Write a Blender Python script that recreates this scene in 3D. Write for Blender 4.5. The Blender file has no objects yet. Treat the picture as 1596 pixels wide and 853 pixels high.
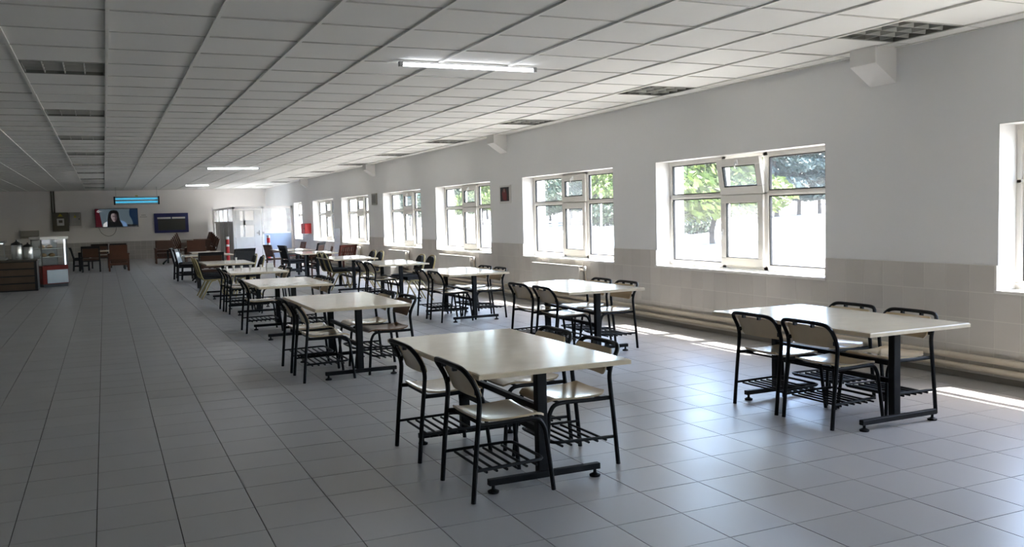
import bpy, bmesh, math, random
from mathutils import Vector, Matrix
random.seed(7)
scene = bpy.context.scene
col = scene.collection
PI = math.pi

# ------------------------------------------------------------------ camera, sky, sun, exposure
FPX, YAW, PITCH, ROLL, EYE = 1395.57, .4252, .0666, -.0264, 1.6
_f = Vector((math.sin(YAW)*math.cos(PITCH), math.cos(YAW)*math.cos(PITCH), -math.sin(PITCH)))
_r = Vector((math.cos(YAW), -math.sin(YAW), 0)); _u = _r.cross(_f)
RGT = _r*math.cos(ROLL)+_u*math.sin(ROLL); UPV = _u*math.cos(ROLL)-_r*math.sin(ROLL); FWD = _f
cam_d = bpy.data.cameras.new('camera'); cam = bpy.data.objects.new('camera', cam_d); col.objects.link(cam)
cam_d.sensor_fit = 'HORIZONTAL'; cam_d.sensor_width = 36; cam_d.lens = 36*FPX/1596
cam_d.clip_start = .05; cam_d.clip_end = 1000
cam.matrix_world = Matrix(((RGT.x, UPV.x, -FWD.x, 0), (RGT.y, UPV.y, -FWD.y, 0), (RGT.z, UPV.z, -FWD.z, EYE), (0, 0, 0, 1)))
scene.camera = cam
vs = scene.view_settings
vs.view_transform = 'Standard'; vs.look = 'None'; vs.gamma = 1; vs.use_curve_mapping = False
vs.exposure = 3.08
scene.cycles.use_denoising = True
scene.cycles.max_bounces = 10; scene.cycles.diffuse_bounces = 6; scene.cycles.glossy_bounces = 4
scene.cycles.transparent_max_bounces = 16; scene.cycles.sample_clamp_indirect = 4
scene.cycles.caustics_reflective = False; scene.cycles.caustics_refractive = False

SUN_DIR = Vector((-.55, .12, -1)).normalized()        # the way the light travels
world = bpy.data.worlds.new('world'); scene.world = world; world.use_nodes = True
wn = world.node_tree.nodes; wl = world.node_tree.links; wn.clear()
wo = wn.new('ShaderNodeOutputWorld'); bg = wn.new('ShaderNodeBackground'); sky = wn.new('ShaderNodeTexSky')
sky.sky_type = 'NISHITA'; sky.sun_disc = False
sky.sun_elevation = math.asin(-SUN_DIR.z); sky.sun_rotation = math.atan2(-SUN_DIR.x, -SUN_DIR.y)
sky.air_density = 1.0; sky.dust_density = 1.6; sky.ozone_density = 1.0
bg.inputs['Strength'].default_value = .40
wl.new(sky.outputs[0], bg.inputs['Color']); wl.new(bg.outputs[0], wo.inputs['Surface'])
sun_d = bpy.data.lights.new('sun', 'SUN'); sun = bpy.data.objects.new('sun', sun_d); col.objects.link(sun)
sun_d.energy = 4.8; sun_d.angle = math.radians(.6); sun_d.color = (1, .97, .93)
sun.rotation_euler = SUN_DIR.to_track_quat('-Z', 'Y').to_euler(); sun.location = (30, 0, 30)

# ------------------------------------------------------------------ room measures
W, D, H = 7.087, 44.04, 3.11           # window wall, far wall, ceiling
XL, YB = -7.2, -4.0                    # wall on the counter side, wall behind the photographer
TH = .46                               # thickness of the window wall
SILL, HEAD = .82, 2.27
WINS = [(-2.35, .91), (2.1, 5.36), (7.41, 10.67), (11.83, 15.09), (16.61, 19.87), (20.95, 24.21), (25.75, 29.01), (30.17, 33.43)]
W0 = (35.5, 37.06)                     # narrow window beside the entrance booth
EXIT = (38.9, 42.5, 2.12)              # assumed glazed outside entrance inside the booth, sized for the light it admits

# ------------------------------------------------------------------ helpers
def project(p):
    v = Vector(p)-Vector((0, 0, EYE)); z = v.dot(FWD)
    if z < .05: return None
    return 798+FPX*v.dot(RGT)/z, 426.5-FPX*v.dot(UPV)/z
def area_px(pts):
    q = [project(p) for p in pts]
    if any(a is None for a in q): return 0
    cx = sum(a[0] for a in q)/len(q); cy = sum(a[1] for a in q)/len(q)
    if not (-15 < cx < 1611 and -15 < cy < 868): return 0
    return abs(sum(q[i][0]*q[(i+1) % len(q)][1]-q[(i+1) % len(q)][0]*q[i][1] for i in range(len(q))))/2

def srgb(c):
    if isinstance(c, str):
        c = tuple(int(c[i:i+2], 16)/255 for i in (0, 2, 4))
        return tuple(a/12.92 if a < .04045 else ((a+.055)/1.055)**2.4 for a in c)
    return c
MATS = {}
def mat(name, c, rough=.6, metal=0, vary=.06, scale=8., bump=0., spec=.5, coat=0, emit=None, estr=0):
    if name in MATS: return MATS[name]
    m = bpy.data.materials.new(name); m.use_nodes = True; nt = m.node_tree; b = nt.nodes['Principled BSDF']
    c = srgb(c)
    b.inputs['Roughness'].default_value = rough; b.inputs['Metallic'].default_value = metal
    b.inputs['Specular IOR Level'].default_value = spec
    b.inputs['Coat Weight'].default_value = coat
    tc = nt.nodes.new('ShaderNodeTexCoord'); n = nt.nodes.new('ShaderNodeTexNoise')
    n.inputs['Scale'].default_value = scale; n.inputs['Detail'].default_value = 4
    nt.links.new(tc.outputs['Object'], n.inputs['Vector'])
    mx = nt.nodes.new('ShaderNodeMix'); mx.data_type = 'RGBA'
    mx.inputs[6].default_value = (*[max(0, a*(1-vary)) for a in c], 1); mx.inputs[7].default_value = (*[min(1, a*(1+vary)) for a in c], 1)
    nt.links.new(n.outputs['Fac'], mx.inputs[0]); nt.links.new(mx.outputs[2], b.inputs['Base Color'])
    if bump:
        bp = nt.nodes.new('ShaderNodeBump'); bp.inputs['Strength'].default_value = bump; bp.inputs['Distance'].default_value = .01
        nt.links.new(n.outputs['Fac'], bp.inputs['Height']); nt.links.new(bp.outputs[0], b.inputs['Normal'])
    if emit:
        b.inputs['Emission Color'].default_value = (*srgb(emit), 1); b.inputs['Emission Strength'].default_value = estr
    MATS[name] = m
    return m
def tile_mat(name, c, px, py, ox, oy, rough, vary, axes=(0, 1), blotch=.05):
    """colour varies a little from tile to tile (by its place in the grid) plus faint clouding"""
    m = bpy.data.materials.new(name); m.use_nodes = True; nt = m.node_tree; N = nt.nodes.new; L = nt.links.new
    b = nt.nodes['Principled BSDF']; b.inputs['Roughness'].default_value = rough
    g = N('ShaderNodeNewGeometry'); s = N('ShaderNodeSeparateXYZ'); L(g.outputs['Position'], s.inputs[0])
    cb = N('ShaderNodeCombineXYZ')
    for k, (ax, p, o) in enumerate(((axes[0], px, ox), (axes[1], py, oy))):
        a = N('ShaderNodeMath'); a.operation = 'SUBTRACT'; a.inputs[1].default_value = o; L(s.outputs[ax], a.inputs[0])
        d = N('ShaderNodeMath'); d.operation = 'DIVIDE'; d.inputs[1].default_value = p; L(a.outputs[0], d.inputs[0])
        f = N('ShaderNodeMath'); f.operation = 'FLOOR'; L(d.outputs[0], f.inputs[0]); L(f.outputs[0], cb.inputs[k])
    wn_ = N('ShaderNodeTexWhiteNoise'); L(cb.outputs[0], wn_.inputs['Vector'])
    no = N('ShaderNodeTexNoise'); no.inputs['Scale'].default_value = 2.2; no.inputs['Detail'].default_value = 6; L(g.outputs['Position'], no.inputs['Vector'])
    def ramp(sock, v):
        r = N('ShaderNodeMapRange'); r.inputs['To Min'].default_value = 1-v; r.inputs['To Max'].default_value = 1+v; L(sock, r.inputs['Value']); return r
    r1 = ramp(wn_.outputs['Value'], vary); r2 = ramp(no.outputs['Fac'], blotch)
    mu = N('ShaderNodeMath'); mu.operation = 'MULTIPLY'; L(r1.outputs[0], mu.inputs[0]); L(r2.outputs[0], mu.inputs[1])
    vm = N('ShaderNodeVectorMath'); vm.operation = 'SCALE'; vm.inputs[0].default_value = srgb(c); L(mu.outputs[0], vm.inputs['Scale'])
    L(vm.outputs[0], b.inputs['Base Color'])
    rr = N('ShaderNodeMapRange'); rr.inputs['To Min'].default_value = rough*.75; rr.inputs['To Max'].default_value = rough*1.3; L(no.outputs['Fac'], rr.inputs['Value']); L(rr.outputs[0], b.inputs['Roughness'])
    MATS[name] = m
    return m
def glass_mat(name, haze=.03, tint=(1, 1, 1), hazec=(.9, .9, .88)):
    m = bpy.data.materials.new(name); m.use_nodes = True; nt = m.node_tree; nt.nodes.clear(); N = nt.nodes.new; L = nt.links.new
    o = N('ShaderNodeOutputMaterial'); t = N('ShaderNodeBsdfTransparent'); t.inputs[0].default_value = (*tint, 1)
    g = N('ShaderNodeBsdfGlossy'); g.inputs['Roughness'].default_value = .02
    lw = N('ShaderNodeLayerWeight'); lw.inputs[0].default_value = .5                 # same from both faces of the pane
    pw = N('ShaderNodeMath'); pw.operation = 'POWER'; pw.inputs[1].default_value = 4; L(lw.outputs['Facing'], pw.inputs[0])
    fr = N('ShaderNodeMapRange'); fr.inputs['To Min'].default_value = .03; fr.inputs['To Max'].default_value = .7; L(pw.outputs[0], fr.inputs['Value'])
    mx = N('ShaderNodeMixShader'); L(fr.outputs[0], mx.inputs[0]); L(t.outputs[0], mx.inputs[1]); L(g.outputs[0], mx.inputs[2])
    d = N('ShaderNodeBsdfTranslucent'); d.inputs[0].default_value = (*hazec, 1)
    no = N('ShaderNodeTexNoise'); no.inputs['Scale'].default_value = 3; mr = N('ShaderNodeMapRange'); mr.inputs['To Min'].default_value = haze*.4; mr.inputs['To Max'].default_value = haze*1.6
    L(no.outputs['Fac'], mr.inputs['Value'])
    m2 = N('ShaderNodeMixShader'); L(mr.outputs[0], m2.inputs[0]); L(mx.outputs[0], m2.inputs[1]); L(d.outputs[0], m2.inputs[2])
    L(m2.outputs[0], o.inputs['Surface']); MATS[name] = m
    return m

class MB:
    def __init__(s): s.v = []; s.f = []
    def add(s, vs_, fs_):
        k = len(s.v); s.v += [tuple(v) for v in vs_]; s.f += [tuple(k+i for i in f) for f in fs_]; return s
    def box(s, a, b, m=None, bev=0):
        x0, y0, z0 = a; x1, y1, z1 = b
        vs_ = [Vector(p) for p in ((x0, y0, z0), (x1, y0, z0), (x1, y1, z0), (x0, y1, z0), (x0, y0, z1), (x1, y0, z1), (x1, y1, z1), (x0, y1, z1))]
        if m: vs_ = [m @ v for v in vs_]
        return s.add(vs_, [(0, 3, 2, 1), (4, 5, 6, 7), (0, 1, 5, 4), (1, 2, 6, 5), (2, 3, 7, 6), (3, 0, 4, 7)])
    def prism(s, poly, ax, a, b):
        """poly: 2-D points, extruded along axis ax from a to b"""
        def P(p, t):
            l = list(p); l.insert(ax, t); return l
        n = len(poly); vs_ = [P(p, a) for p in poly]+[P(p, b) for p in poly]
        fs_ = [tuple(range(n))[::-1], tuple(range(n, 2*n))]+[(i, (i+1) % n, n+(i+1) % n, n+i) for i in range(n)]
        return s.add(vs_, fs_)
    def tube(s, pts, r, seg=8, closed=False):
        pts = [Vector(p) for p in pts]; n = len(pts); rings = []
        ref = Vector((.31, .17, .93)).normalized(); prev = None
        for i, p in enumerate(pts):
            a = pts[(i-1) % n] if (closed or i > 0) else p; b = pts[(i+1) % n] if (closed or i < n-1) else p
            t = (b-a).normalized()
            if prev is None: u = t.cross(ref).normalized()
            else: u = (prev-t*prev.dot(t)).normalized()
            prev = u; w = t.cross(u); rr = r[i] if isinstance(r, (list, tuple)) else r
            rings.append([p+u*(rr*math.cos(2*PI*k/seg))+w*(rr*math.sin(2*PI*k/seg)) for k in range(seg)])
        vs_ = [v for rg in rings for v in rg]; fs_ = []
        for i in range(n if closed else n-1):
            j = (i+1) % n
            fs_ += [(i*seg+k, i*seg+(k+1) % seg, j*seg+(k+1) % seg, j*seg+k) for k in range(seg)]
        if not closed: fs_ += [tuple(range(seg))[::-1], tuple((n-1)*seg+k for k in range(seg))]
        return s.add(vs_, fs_)
    def lathe(s, prof, c=(0, 0, 0), seg=16):
        vs_ = []; fs_ = []; n = len(prof)
        for r, z in prof: vs_ += [(c[0]+r*math.cos(2*PI*k/seg), c[1]+r*math.sin(2*PI*k/seg), c[2]+z) for k in range(seg)]
        for i in range(n-1): fs_ += [(i*seg+k, i*seg+(k+1) % seg, (i+1)*seg+(k+1) % seg, (i+1)*seg+k) for k in range(seg)]
        fs_ += [tuple(range(seg))[::-1], tuple((n-1)*seg+k for k in range(seg))]
        return s.add(vs_, fs_)
    def sheet(s, fn, nu, nv, th):
        """fn(u,v)->(point, normal); a curved plate of thickness th"""
        top = []; bot = []
        for i in range(nu+1):
            for j in range(nv+1):
                p, n = fn(i/nu, j/nv); p = Vector(p); n = Vector(n).normalized(); top.append(p+n*th/2); bot.append(p-n*th/2)
        k = len(top); q = lambda i, j: i*(nv+1)+j; fs_ = []
        for i in range(nu):
            for j in range(nv):
                a, b, c, d = q(i, j), q(i+1, j), q(i+1, j+1), q(i, j+1); fs_ += [(a, b, c, d), (k+d, k+c, k+b, k+a)]
        for i in range(nu):
            fs_ += [(q(i, 0), k+q(i, 0), k+q(i+1, 0), q(i+1, 0)), (q(i+1, nv), k+q(i+1, nv), k+q(i, nv), q(i, nv))]
        for j in range(nv):
            fs_ += [(q(0, j+1), k+q(0, j+1), k+q(0, j), q(0, j)), (q(nu, j), k+q(nu, j), k+q(nu, j+1), q(nu, j+1))]
        return s.add(top+bot, fs_)
    def mesh(s, name, material, smooth=False):
        me = bpy.data.meshes.new(name); me.from_pydata(s.v, [], s.f)
        bm = bmesh.new(); bm.from_mesh(me); bmesh.ops.recalc_face_normals(bm, faces=bm.faces); bm.to_mesh(me); bm.free()
        if smooth:
            me.polygons.foreach_set('use_smooth', [True]*len(me.polygons))
            me.set_sharp_from_angle(angle=math.radians(40))
        me.materials.append(MATS[material]); return me
    def build(s, name, material, parent=None, smooth=False, bevel=0):
        o = bpy.data.objects.new(name, s.mesh(name, material, smooth)); col.objects.link(o)
        if parent: o.parent = parent
        if bevel:
            bv = o.modifiers.new('edge', 'BEVEL'); bv.width = bevel; bv.segments = 2; bv.limit_method = 'ANGLE'
        return o
def inst(name, me, loc, parent=None, rot=None, scale=None):
    o = bpy.data.objects.new(name, me); col.objects.link(o); o.location = loc
    if parent: o.parent = parent
    if rot: o.rotation_euler = rot
    if scale: o.scale = scale
    return o
def tag(o, label=None, cat=None, group=None, kind=None):
    if label: o['label'] = label
    if cat: o['category'] = cat
    if group: o['group'] = group
    if kind: o['kind'] = kind
    return o
def thing(name, label, cat, loc=(0, 0, 0), rz=0, group=None, kind=None):
    o = bpy.data.objects.new(name, None); col.objects.link(o); o.empty_display_size = .1
    o.location = loc; o.rotation_euler = (0, 0, rz)
    return tag(o, label, cat, group, kind)
def copy_tree(o, parent=None):
    c = o.copy(); col.objects.link(c); c.parent = parent
    for ch in list(o.children): copy_tree(ch, c)
    return c
def place(proto, used, loc, rz, label, group=None):
    o = proto if not used else copy_tree(proto)
    used.append(1); o.location = loc; o.rotation_euler = (0, 0, rz); o['label'] = label
    if group: o['group'] = group
    return o
def smooth_path(pts, n=5):
    P = [Vector(p) for p in pts]; out = []
    for i in range(len(P)-1):
        p0 = P[max(i-1, 0)]; p1 = P[i]; p2 = P[i+1]; p3 = P[min(i+2, len(P)-1)]
        for k in range(n):
            t = k/n
            out.append(.5*((2*p1)+(p2-p0)*t+(2*p0-5*p1+4*p2-p3)*t*t+(3*p1-p0-3*p2+p3)*t**3))
    out.append(P[-1]); return out

# ------------------------------------------------------------------ materials
FTX, FTY, FOX, FOY = .402, .4056, -.9226, 5.082
CTX, CTY, COX, COY = .749, .767, .098, 7.045
WT, WOY = .2475, 5.38
tile_mat('floor_tile', 'a2a09e', FTX, FTY, FOX, FOY, .34, .035)
tile_mat('wall_tile', 'cdc8c1', WT, .245, WOY, .055, .32, .05, (1, 2), .07)
tile_mat('far_tile', 'b3aea7', WT, .205, 0, 0, .35, .05, (0, 2), .07)
tile_mat('pale_tile', 'dfe2ea', .2, .25, 0, 0, .2, .03, (1, 2), .03)
tile_mat('ceiling_tile', 'e6e5df', CTX, CTY, COX, COY, .9, .022, (0, 1), .03)
mat('grout_floor', '4a4540', .9, vary=.15)
mat('grout_wall', 'dedad2', .9)
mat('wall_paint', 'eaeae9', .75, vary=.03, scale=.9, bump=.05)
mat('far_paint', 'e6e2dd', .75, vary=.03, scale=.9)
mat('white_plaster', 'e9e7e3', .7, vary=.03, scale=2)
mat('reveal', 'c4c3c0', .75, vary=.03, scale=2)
mat('plenum', '6a6863', .9)
mat('grid_metal', 'e4e3dc', .5)
mat('cross_metal', 'bdbcb4', .5)
mat('pvc', 'dedbd4', .35, vary=.04, scale=3)
mat('gasket_shade', '161616', .7)  # black rubber seal, also standing in for the shaded jamb line
mat('marble', 'e8e6e0', .25, vary=.06, scale=6)
glass_mat('glass', .010); glass_mat('dusty_glass', .035, tint=(.8, .8, .78)); glass_mat('clear_glass', .01)
glass_mat('booth_glass', .35, hazec=(.95, .96, .97))
mat('metal_grey', '9b9d9c', .35, .7)
mat('louvre', 'b2b2aa', .45, 0)
mat('louvre_dark', '75756d', .6)
mat('tube_light', 'ffffff', .4, emit='f2f5ff', estr=2.2)
mat('white_plastic', 'e6e6e4', .4)
mat('black_metal', '0d0d0e', .5, vary=.2, scale=30, spec=.22)
mat('laminate', 'd2c5b0', .17, vary=.10, scale=7, coat=.25)
mat('laminate_edge', 'cbbca2', .4, vary=.15, scale=20)
mat('ply', 'bca888', .2, vary=.12, scale=7, coat=.35)
mat('ply_brown', '6b4a2e', .3, vary=.15, scale=7)
mat('gold', 'a8986a', .4, .2, vary=.08)
mat('black_fabric', '1d1c1d', .85, bump=.2, scale=60)
mat('pipe_paint', 'c9beac', .45, vary=.06)
mat('radiator', 'cfccc5', .45)
mat('red_paint', 'c8272a', .4)
mat('wood_brown', '4f2c18', .4, vary=.25, scale=5)
mat('wood_red', '5e2b1e', .4, vary=.25, scale=5)
mat('wood_dark', '221712', .45, vary=.3, scale=6)
mat('wood_black', '121113', .45, vary=.3, scale=6)
mat('leather_brown', '452917', .45, vary=.15, scale=10)
mat('plastic_wrap', '7d858a', .25)
mat('steel', 'b8b9b8', .28, .9)
mat('counter_wood', '4d3c2e', .45, vary=.3, scale=4)
mat('counter_top', '4a453f', .35)
mat('panel_brown', '55503f', .5); mat('panel_grey', '9a978e', .5); mat('paper', 'c9c7c0', .8); mat('yellow', 'b6a828', .6)
mat('navy', '1b2360', .5); mat('board_dark', '34352f', .3); mat('board_strip', 'd5d5d0', .6)
mat('tv_black', '0b0b0c', .3)
for n_, c_, e_ in (('tv_bg', '6b7c86', .9), ('tv_hair', '0c0b10', .3), ('tv_face', 'b3a2a4', .8), ('tv_shirt', '86aee0', .9), ('tv_red', '5a1020', .8), ('tv_blue', '0d2f52', .8), ('tv_logo', 'ffffff', 1.0), ('tv_lip', '6a3a3c', .6), ('tv_shade', '6c5c62', .7)):
    mat(n_, '050505', .4, emit=c_, estr=e_*.055)
mat('uv_tube', '3f88a8', .3, emit='4fc4f0', estr=.10)
mat('aluminium', 'a9aaa8', .4, .6)
mat('booth_panel', 'd6d4d0', .5); mat('booth_white', 'ecebea', .45); mat('booth_blue', 'a9bcd6', .5)
mat('frame_white', 'd9d8d4', .5); mat('photo_dark', '20171a', .4); mat('photo_red', '7c1d20', .4); mat('photo_grey', '74736e', .5); mat('photo_skin', 'a08078', .5)
mat('led_strip', 'ffffff', .4, emit='e6f0ff', estr=.25)
mat('fridge_red', '64170f', .5, spec=.15); mat('shelf_glass', 'c4cccc', .2); mat('food_tan', '77603c', .6)
mat('fridge_back', '4c5458', .4); mat('vent_panel', '9aa4ac', .4)
mat('bin_grey', '8f8f8b', .5)
mat('cup_white', 'eeeeec', .4); mat('tray_black', '1a1a1a', .5)
mat('ground', '96928a', .95, vary=.12, scale=.12); mat('grass_dry', 'b4a472', .95, vary=.2, scale=.3)
mat('bark', '2f2823', .9, vary=.3, scale=6, bump=.5); mat('leaf_lime', '5c6a26', .6, vary=.3, scale=2); mat('leaf_green', '364226', .6, vary=.3, scale=2); mat('leaf_pine', '34443f', .6, vary=.3, scale=2)
mat('skirting', '8a857e', .4)
mat('concrete_out', 'c8c4ba', .9)

# ------------------------------------------------------------------ floor
floor = MB().box((XL, YB, -.2), (W+.02, D, -.006)).build('floor', 'grout_floor')
tag(floor, 'pale grey square tiled floor running through the whole hall', 'floor', kind='structure')
ftile = MB().box((-FTX/2+.0028, -FTY/2+.0028, -.007), (FTX/2-.0028, FTY/2-.0028, 0)).mesh('tile', 'floor_tile')
cells = []
for i in range(math.floor((XL-FOX)/FTX), math.ceil((W-FOX)/FTX)):
    for j in range(math.floor((YB-FOY)/FTY), math.ceil((D-FOY)/FTY)):
        x0, x1 = max(XL, FOX+i*FTX), min(W-.012, FOX+(i+1)*FTX); y0, y1 = max(YB, FOY+j*FTY), min(D-.012, FOY+(j+1)*FTY)
        if x1-x0 < .03 or y1-y0 < .03: continue
        full = x1-x0 > FTX-.001 and y1-y0 > FTY-.001
        cells.append((area_px([(x0, y0, 0), (x1, y0, 0), (x1, y1, 0), (x0, y1, 0)]) if full else 0, x0, y0, x1, y1))
cells.sort(reverse=True)
for a, x0, y0, x1, y1 in cells[:300]:
    inst('tile', ftile, ((x0+x1)/2, (y0+y1)/2, random.uniform(-.0006, .0004)), floor, (random.uniform(-.0012, .0012), random.uniform(-.0012, .0012), 0))
rest = MB()
for a, x0, y0, x1, y1 in cells[300:]:
    e = .0028; rest.add([(x0+e, y0+e, 0), (x1-e, y0+e, 0), (x1-e, y1-e, 0), (x0+e, y1-e, 0), (x0+e, y0+e, -.007), (x1-e, y0+e, -.007), (x1-e, y1-e, -.007), (x0+e, y1-e, -.007)],
                        [(0, 1, 2, 3), (0, 4, 5, 1), (1, 5, 6, 2), (2, 6, 7, 3), (3, 7, 4, 0)])
tag(rest.build('tile_field', 'floor_tile', floor), kind='stuff')

# ------------------------------------------------------------------ ceiling
ceiling = MB().box((XL, YB, H+.25), (W+TH, D+.3, H+.4)).build('ceiling', 'plenum')
tag(ceiling, 'suspended ceiling of off-white square panels in a metal grid', 'ceiling', kind='structure')
GR_ROWS = [k for k in range(-13, 48) if k % 5 == 3 % 5]        # rows that hold the louvred fittings
LOUV = [(-1, k) for k in range(3, 48, 5)]+[(8, k) for k in range(-2, 48, 5)]
ctile = MB().box((-CTX/2+.006, -CTY/2+.006, 0), (CTX/2-.006, CTY/2-.006, .015)).mesh('ceiling_panel', 'ceiling_tile')
cells = []
for i in range(math.floor((XL-COX)/CTX), math.ceil((W-COX)/CTX)):
    for j in range(math.floor((YB-COY)/CTY), math.ceil((D-COY)/CTY)):
        if (i, j) in LOUV: continue
        x0, x1 = max(XL, COX+i*CTX), min(W-.001, COX+(i+1)*CTX); y0, y1 = max(YB, COY+j*CTY), min(D-.001, COY+(j+1)*CTY)
        if x1-x0 < .02 or y1-y0 < .02: continue
        full = x1-x0 > CTX-.001 and y1-y0 > CTY-.001
        cells.append((area_px([(x0, y0, H), (x1, y0, H), (x1, y1, H), (x0, y1, H)]) if full else 0, x0, y0, x1, y1))
cells.sort(reverse=True)
for a, x0, y0, x1, y1 in cells[:300]:
    inst('ceiling_panel', ctile, ((x0+x1)/2, (y0+y1)/2, H+.010+random.uniform(-.003, .002)), ceiling, (random.uniform(-.003, .003), random.uniform(-.003, .003), 0))
rest = MB()
for a, x0, y0, x1, y1 in cells[300:]: rest.box((x0+.002, y0+.002, H+.004), (x1-.002, y1-.002, H+.019))
tag(rest.build('panel_field', 'ceiling_tile', ceiling), kind='stuff')
for i in range(math.floor((XL-COX)/CTX)+1, math.ceil((W-COX)/CTX)):
    MB().box((COX+i*CTX-.014, YB, H-.006), (COX+i*CTX+.014, D, H+.012)).build('grid_bar', 'grid_metal', ceiling)
for j in range(math.floor((YB-COY)/CTY)+1, math.ceil((D-COY)/CTY)):
    MB().box((XL, COY+j*CTY-.007, H+.001), (W, COY+j*CTY+.007, H+.012)).build('cross_bar', 'cross_metal', ceiling)
MB().box((W-.025, YB, H-.004), (W, D, H+.01)).build('edge_angle', 'grid_metal', ceiling)

# louvred fittings let into the ceiling
def make_louvre():
    t = thing('louvre_light', 'x', 'ceiling light')
    a, b = CTX/2-.016, CTY/2-.016
    MB().box((-a, -b, .10), (a, b, .11)).box((-a, -b, 0), (-a+.012, b, .1)).box((a-.012, -b, 0), (a, b, .1)).box((-a, -b, 0), (a, -b+.012, .1)).box((-a, b-.012, 0), (a, b, .1)).build('housing', 'louvre_dark', t)
    for k in range(1, 4):
        x = -a+2*a*k/4; MB().prism([(x-.004, .005), (x+.004, .005), (x+.014, .075), (x-.014, .075)], 1, -b, b).build('long_blade', 'louvre', t)
        y = -b+2*b*k/4; MB().prism([(y-.004, .005), (y+.004, .005), (y+.014, .075), (y-.014, .075)], 0, -a, a).build('cross_blade', 'louvre', t)
    return t
ORD = ['', 'second ', 'third ', 'fourth ', 'fifth ', 'sixth ', 'seventh ', 'eighth ', 'ninth ', 'tenth ', 'eleventh ']
lv, used = make_louvre(), []
for c_ in (-1, 8):
    ks = sorted((k for (i, k) in LOUV if i == c_ and COY+k*CTY < D-.8 and COY+k*CTY > 2), reverse=True)
    for n, k in enumerate(ks):
        place(lv, used, (COX+(c_+.5)*CTX, COY+(k+.5)*CTY, H+.002), 0, 'louvred ceiling light, %sclosest to TV wall, in the row %s' % (ORD[n], 'beside window wall' if c_ == 8 else 'over open aisle'))
rest = MB()
for i, k in LOUV:                                               # fittings' backing where one lies out of sight
    if COY+k*CTY >= D-.8 or COY+k*CTY <= 2: rest.box((COX+i*CTX, COY+k*CTY, H+.004), (COX+(i+1)*CTX, min(D, COY+(k+1)*CTY), H+.019))
rest.build('spare_panel', 'ceiling_tile', ceiling)

# ------------------------------------------------------------------ walls
wall_right = MB()
ops = sorted(WINS+[W0])
wall_right.box((W, YB-.3, HEAD), (W+TH, EXIT[0], H+.4)).box((W, EXIT[0], EXIT[2]), (W+TH, EXIT[1], H+.4)).box((W, EXIT[1], HEAD), (W+TH, D+.3, H+.4))
wall_right.box((W, YB-.3, -.6), (W+TH, EXIT[0], SILL-.03)).box((W, EXIT[1], -.6), (W+TH, D+.3, SILL-.03)).box((W, EXIT[0], -.6), (W+TH, EXIT[1], -.01))
yy = YB-.3
for a, b in ops:
    wall_right.box((W, yy, SILL-.03), (W+TH, a, HEAD)); yy = b
wall_right.box((W, yy, SILL-.03), (W+TH, EXIT[0], HEAD)).box((W, EXIT[1], SILL-.03), (W+TH, D+.3, HEAD))
wall_right = wall_right.build('wall_right', 'wall_paint')
tag(wall_right, 'pale painted long wall with windows and a grey tiled lower part', 'wall', kind='structure')
backing = MB().box((W-.0105, YB, .04), (W, EXIT[0]-1.3, SILL-.03))
yy = YB
for a, b in ops: backing.box((W-.0105, yy, SILL-.03), (W, a, 1.035)); yy = b
backing.build('grout_bed', 'grout_wall', wall_right)
wtile = MB().box((-.0125, -WT/2+.0035, -.1225+.0035), (0, WT/2-.0035, .1225-.0035)).mesh('wall_tile', 'wall_tile')
cells = []
for j in range(math.floor((YB-WOY)/WT), math.floor((37.3-WOY)/WT)):
    for k in range(4):
        y0, y1, z0, z1 = WOY+j*WT, WOY+(j+1)*WT, .055+.245*k, .055+.245*(k+1)
        if k == 3:
            segs = [(y0, y1, z0, z1)]
            for a, b in ops:
                if y1 > a and y0 < b:
                    segs = [(y0, y1, z0, SILL-.032)]
                    if y0 < a-.03: segs.append((y0, a, SILL-.03, z1))
                    if y1 > b+.03: segs.append((b, y1, SILL-.03, z1))
        else: segs = [(y0, y1, z0, z1)]
        for s_ in segs:
            if s_[3]-s_[2] < .01: continue
            cells.append((area_px([(W, s_[0], s_[2]), (W, s_[1], s_[2]), (W, s_[1], s_[3]), (W, s_[0], s_[3])]),)+s_)
cells.sort(reverse=True)
rest = MB()
for n, (a, y0, y1, z0, z1) in enumerate(cells):
    if n < 300:
        sc = (1, (y1-y0)/WT, (z1-z0)/.245)
        inst('wall_tile', wtile, (W, (y0+y1)/2, (z0+z1)/2), wall_right, (0, 0, random.uniform(-.002, .002)), sc)
    else: rest.box((W-.0125, y0+.0035, z0+.0035), (W, y1-.0035, z1-.0035))
tag(rest.build('tile_field', 'wall_tile', wall_right), kind='stuff')
tag(MB().box((W-.014, YB, 0), (W-.004, 37.3, .055)).build('baseboard_right', 'skirting'), 'low grey skirting strip along the foot of the window wall', 'baseboard', kind='structure')

wall_far = MB().box((XL-.3, D, -.2), (W+TH, D+.3, H+.4)).build('wall_far', 'far_paint')
tag(wall_far, 'off-white end wall carrying the television and the blue board', 'wall', kind='structure')
rest = MB()
x = XL
while x < W-.05:
    for k in range(4): rest.box((x+.003, D-.012, .003+k*.205), (min(x+WT, W)-.003, D, (k+1)*.205-.003))
    x += WT
tag(rest.build('tile_field', 'far_tile', wall_far), kind='stuff')
wall_left = MB().box((XL-.3, YB-.3, -.2), (XL, D+.3, H+.4)).build('wall_left', 'wall_paint')
tag(wall_left, 'plain painted wall behind the serving counter', 'wall', kind='structure')
wall_back = MB().box((XL-.3, YB-.3, -.2), (W+TH, YB, H+.4)).build('wall_back', 'wall_paint')
tag(wall_back, 'plain painted end wall opposite the television wall', 'wall', kind='structure')
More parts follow.
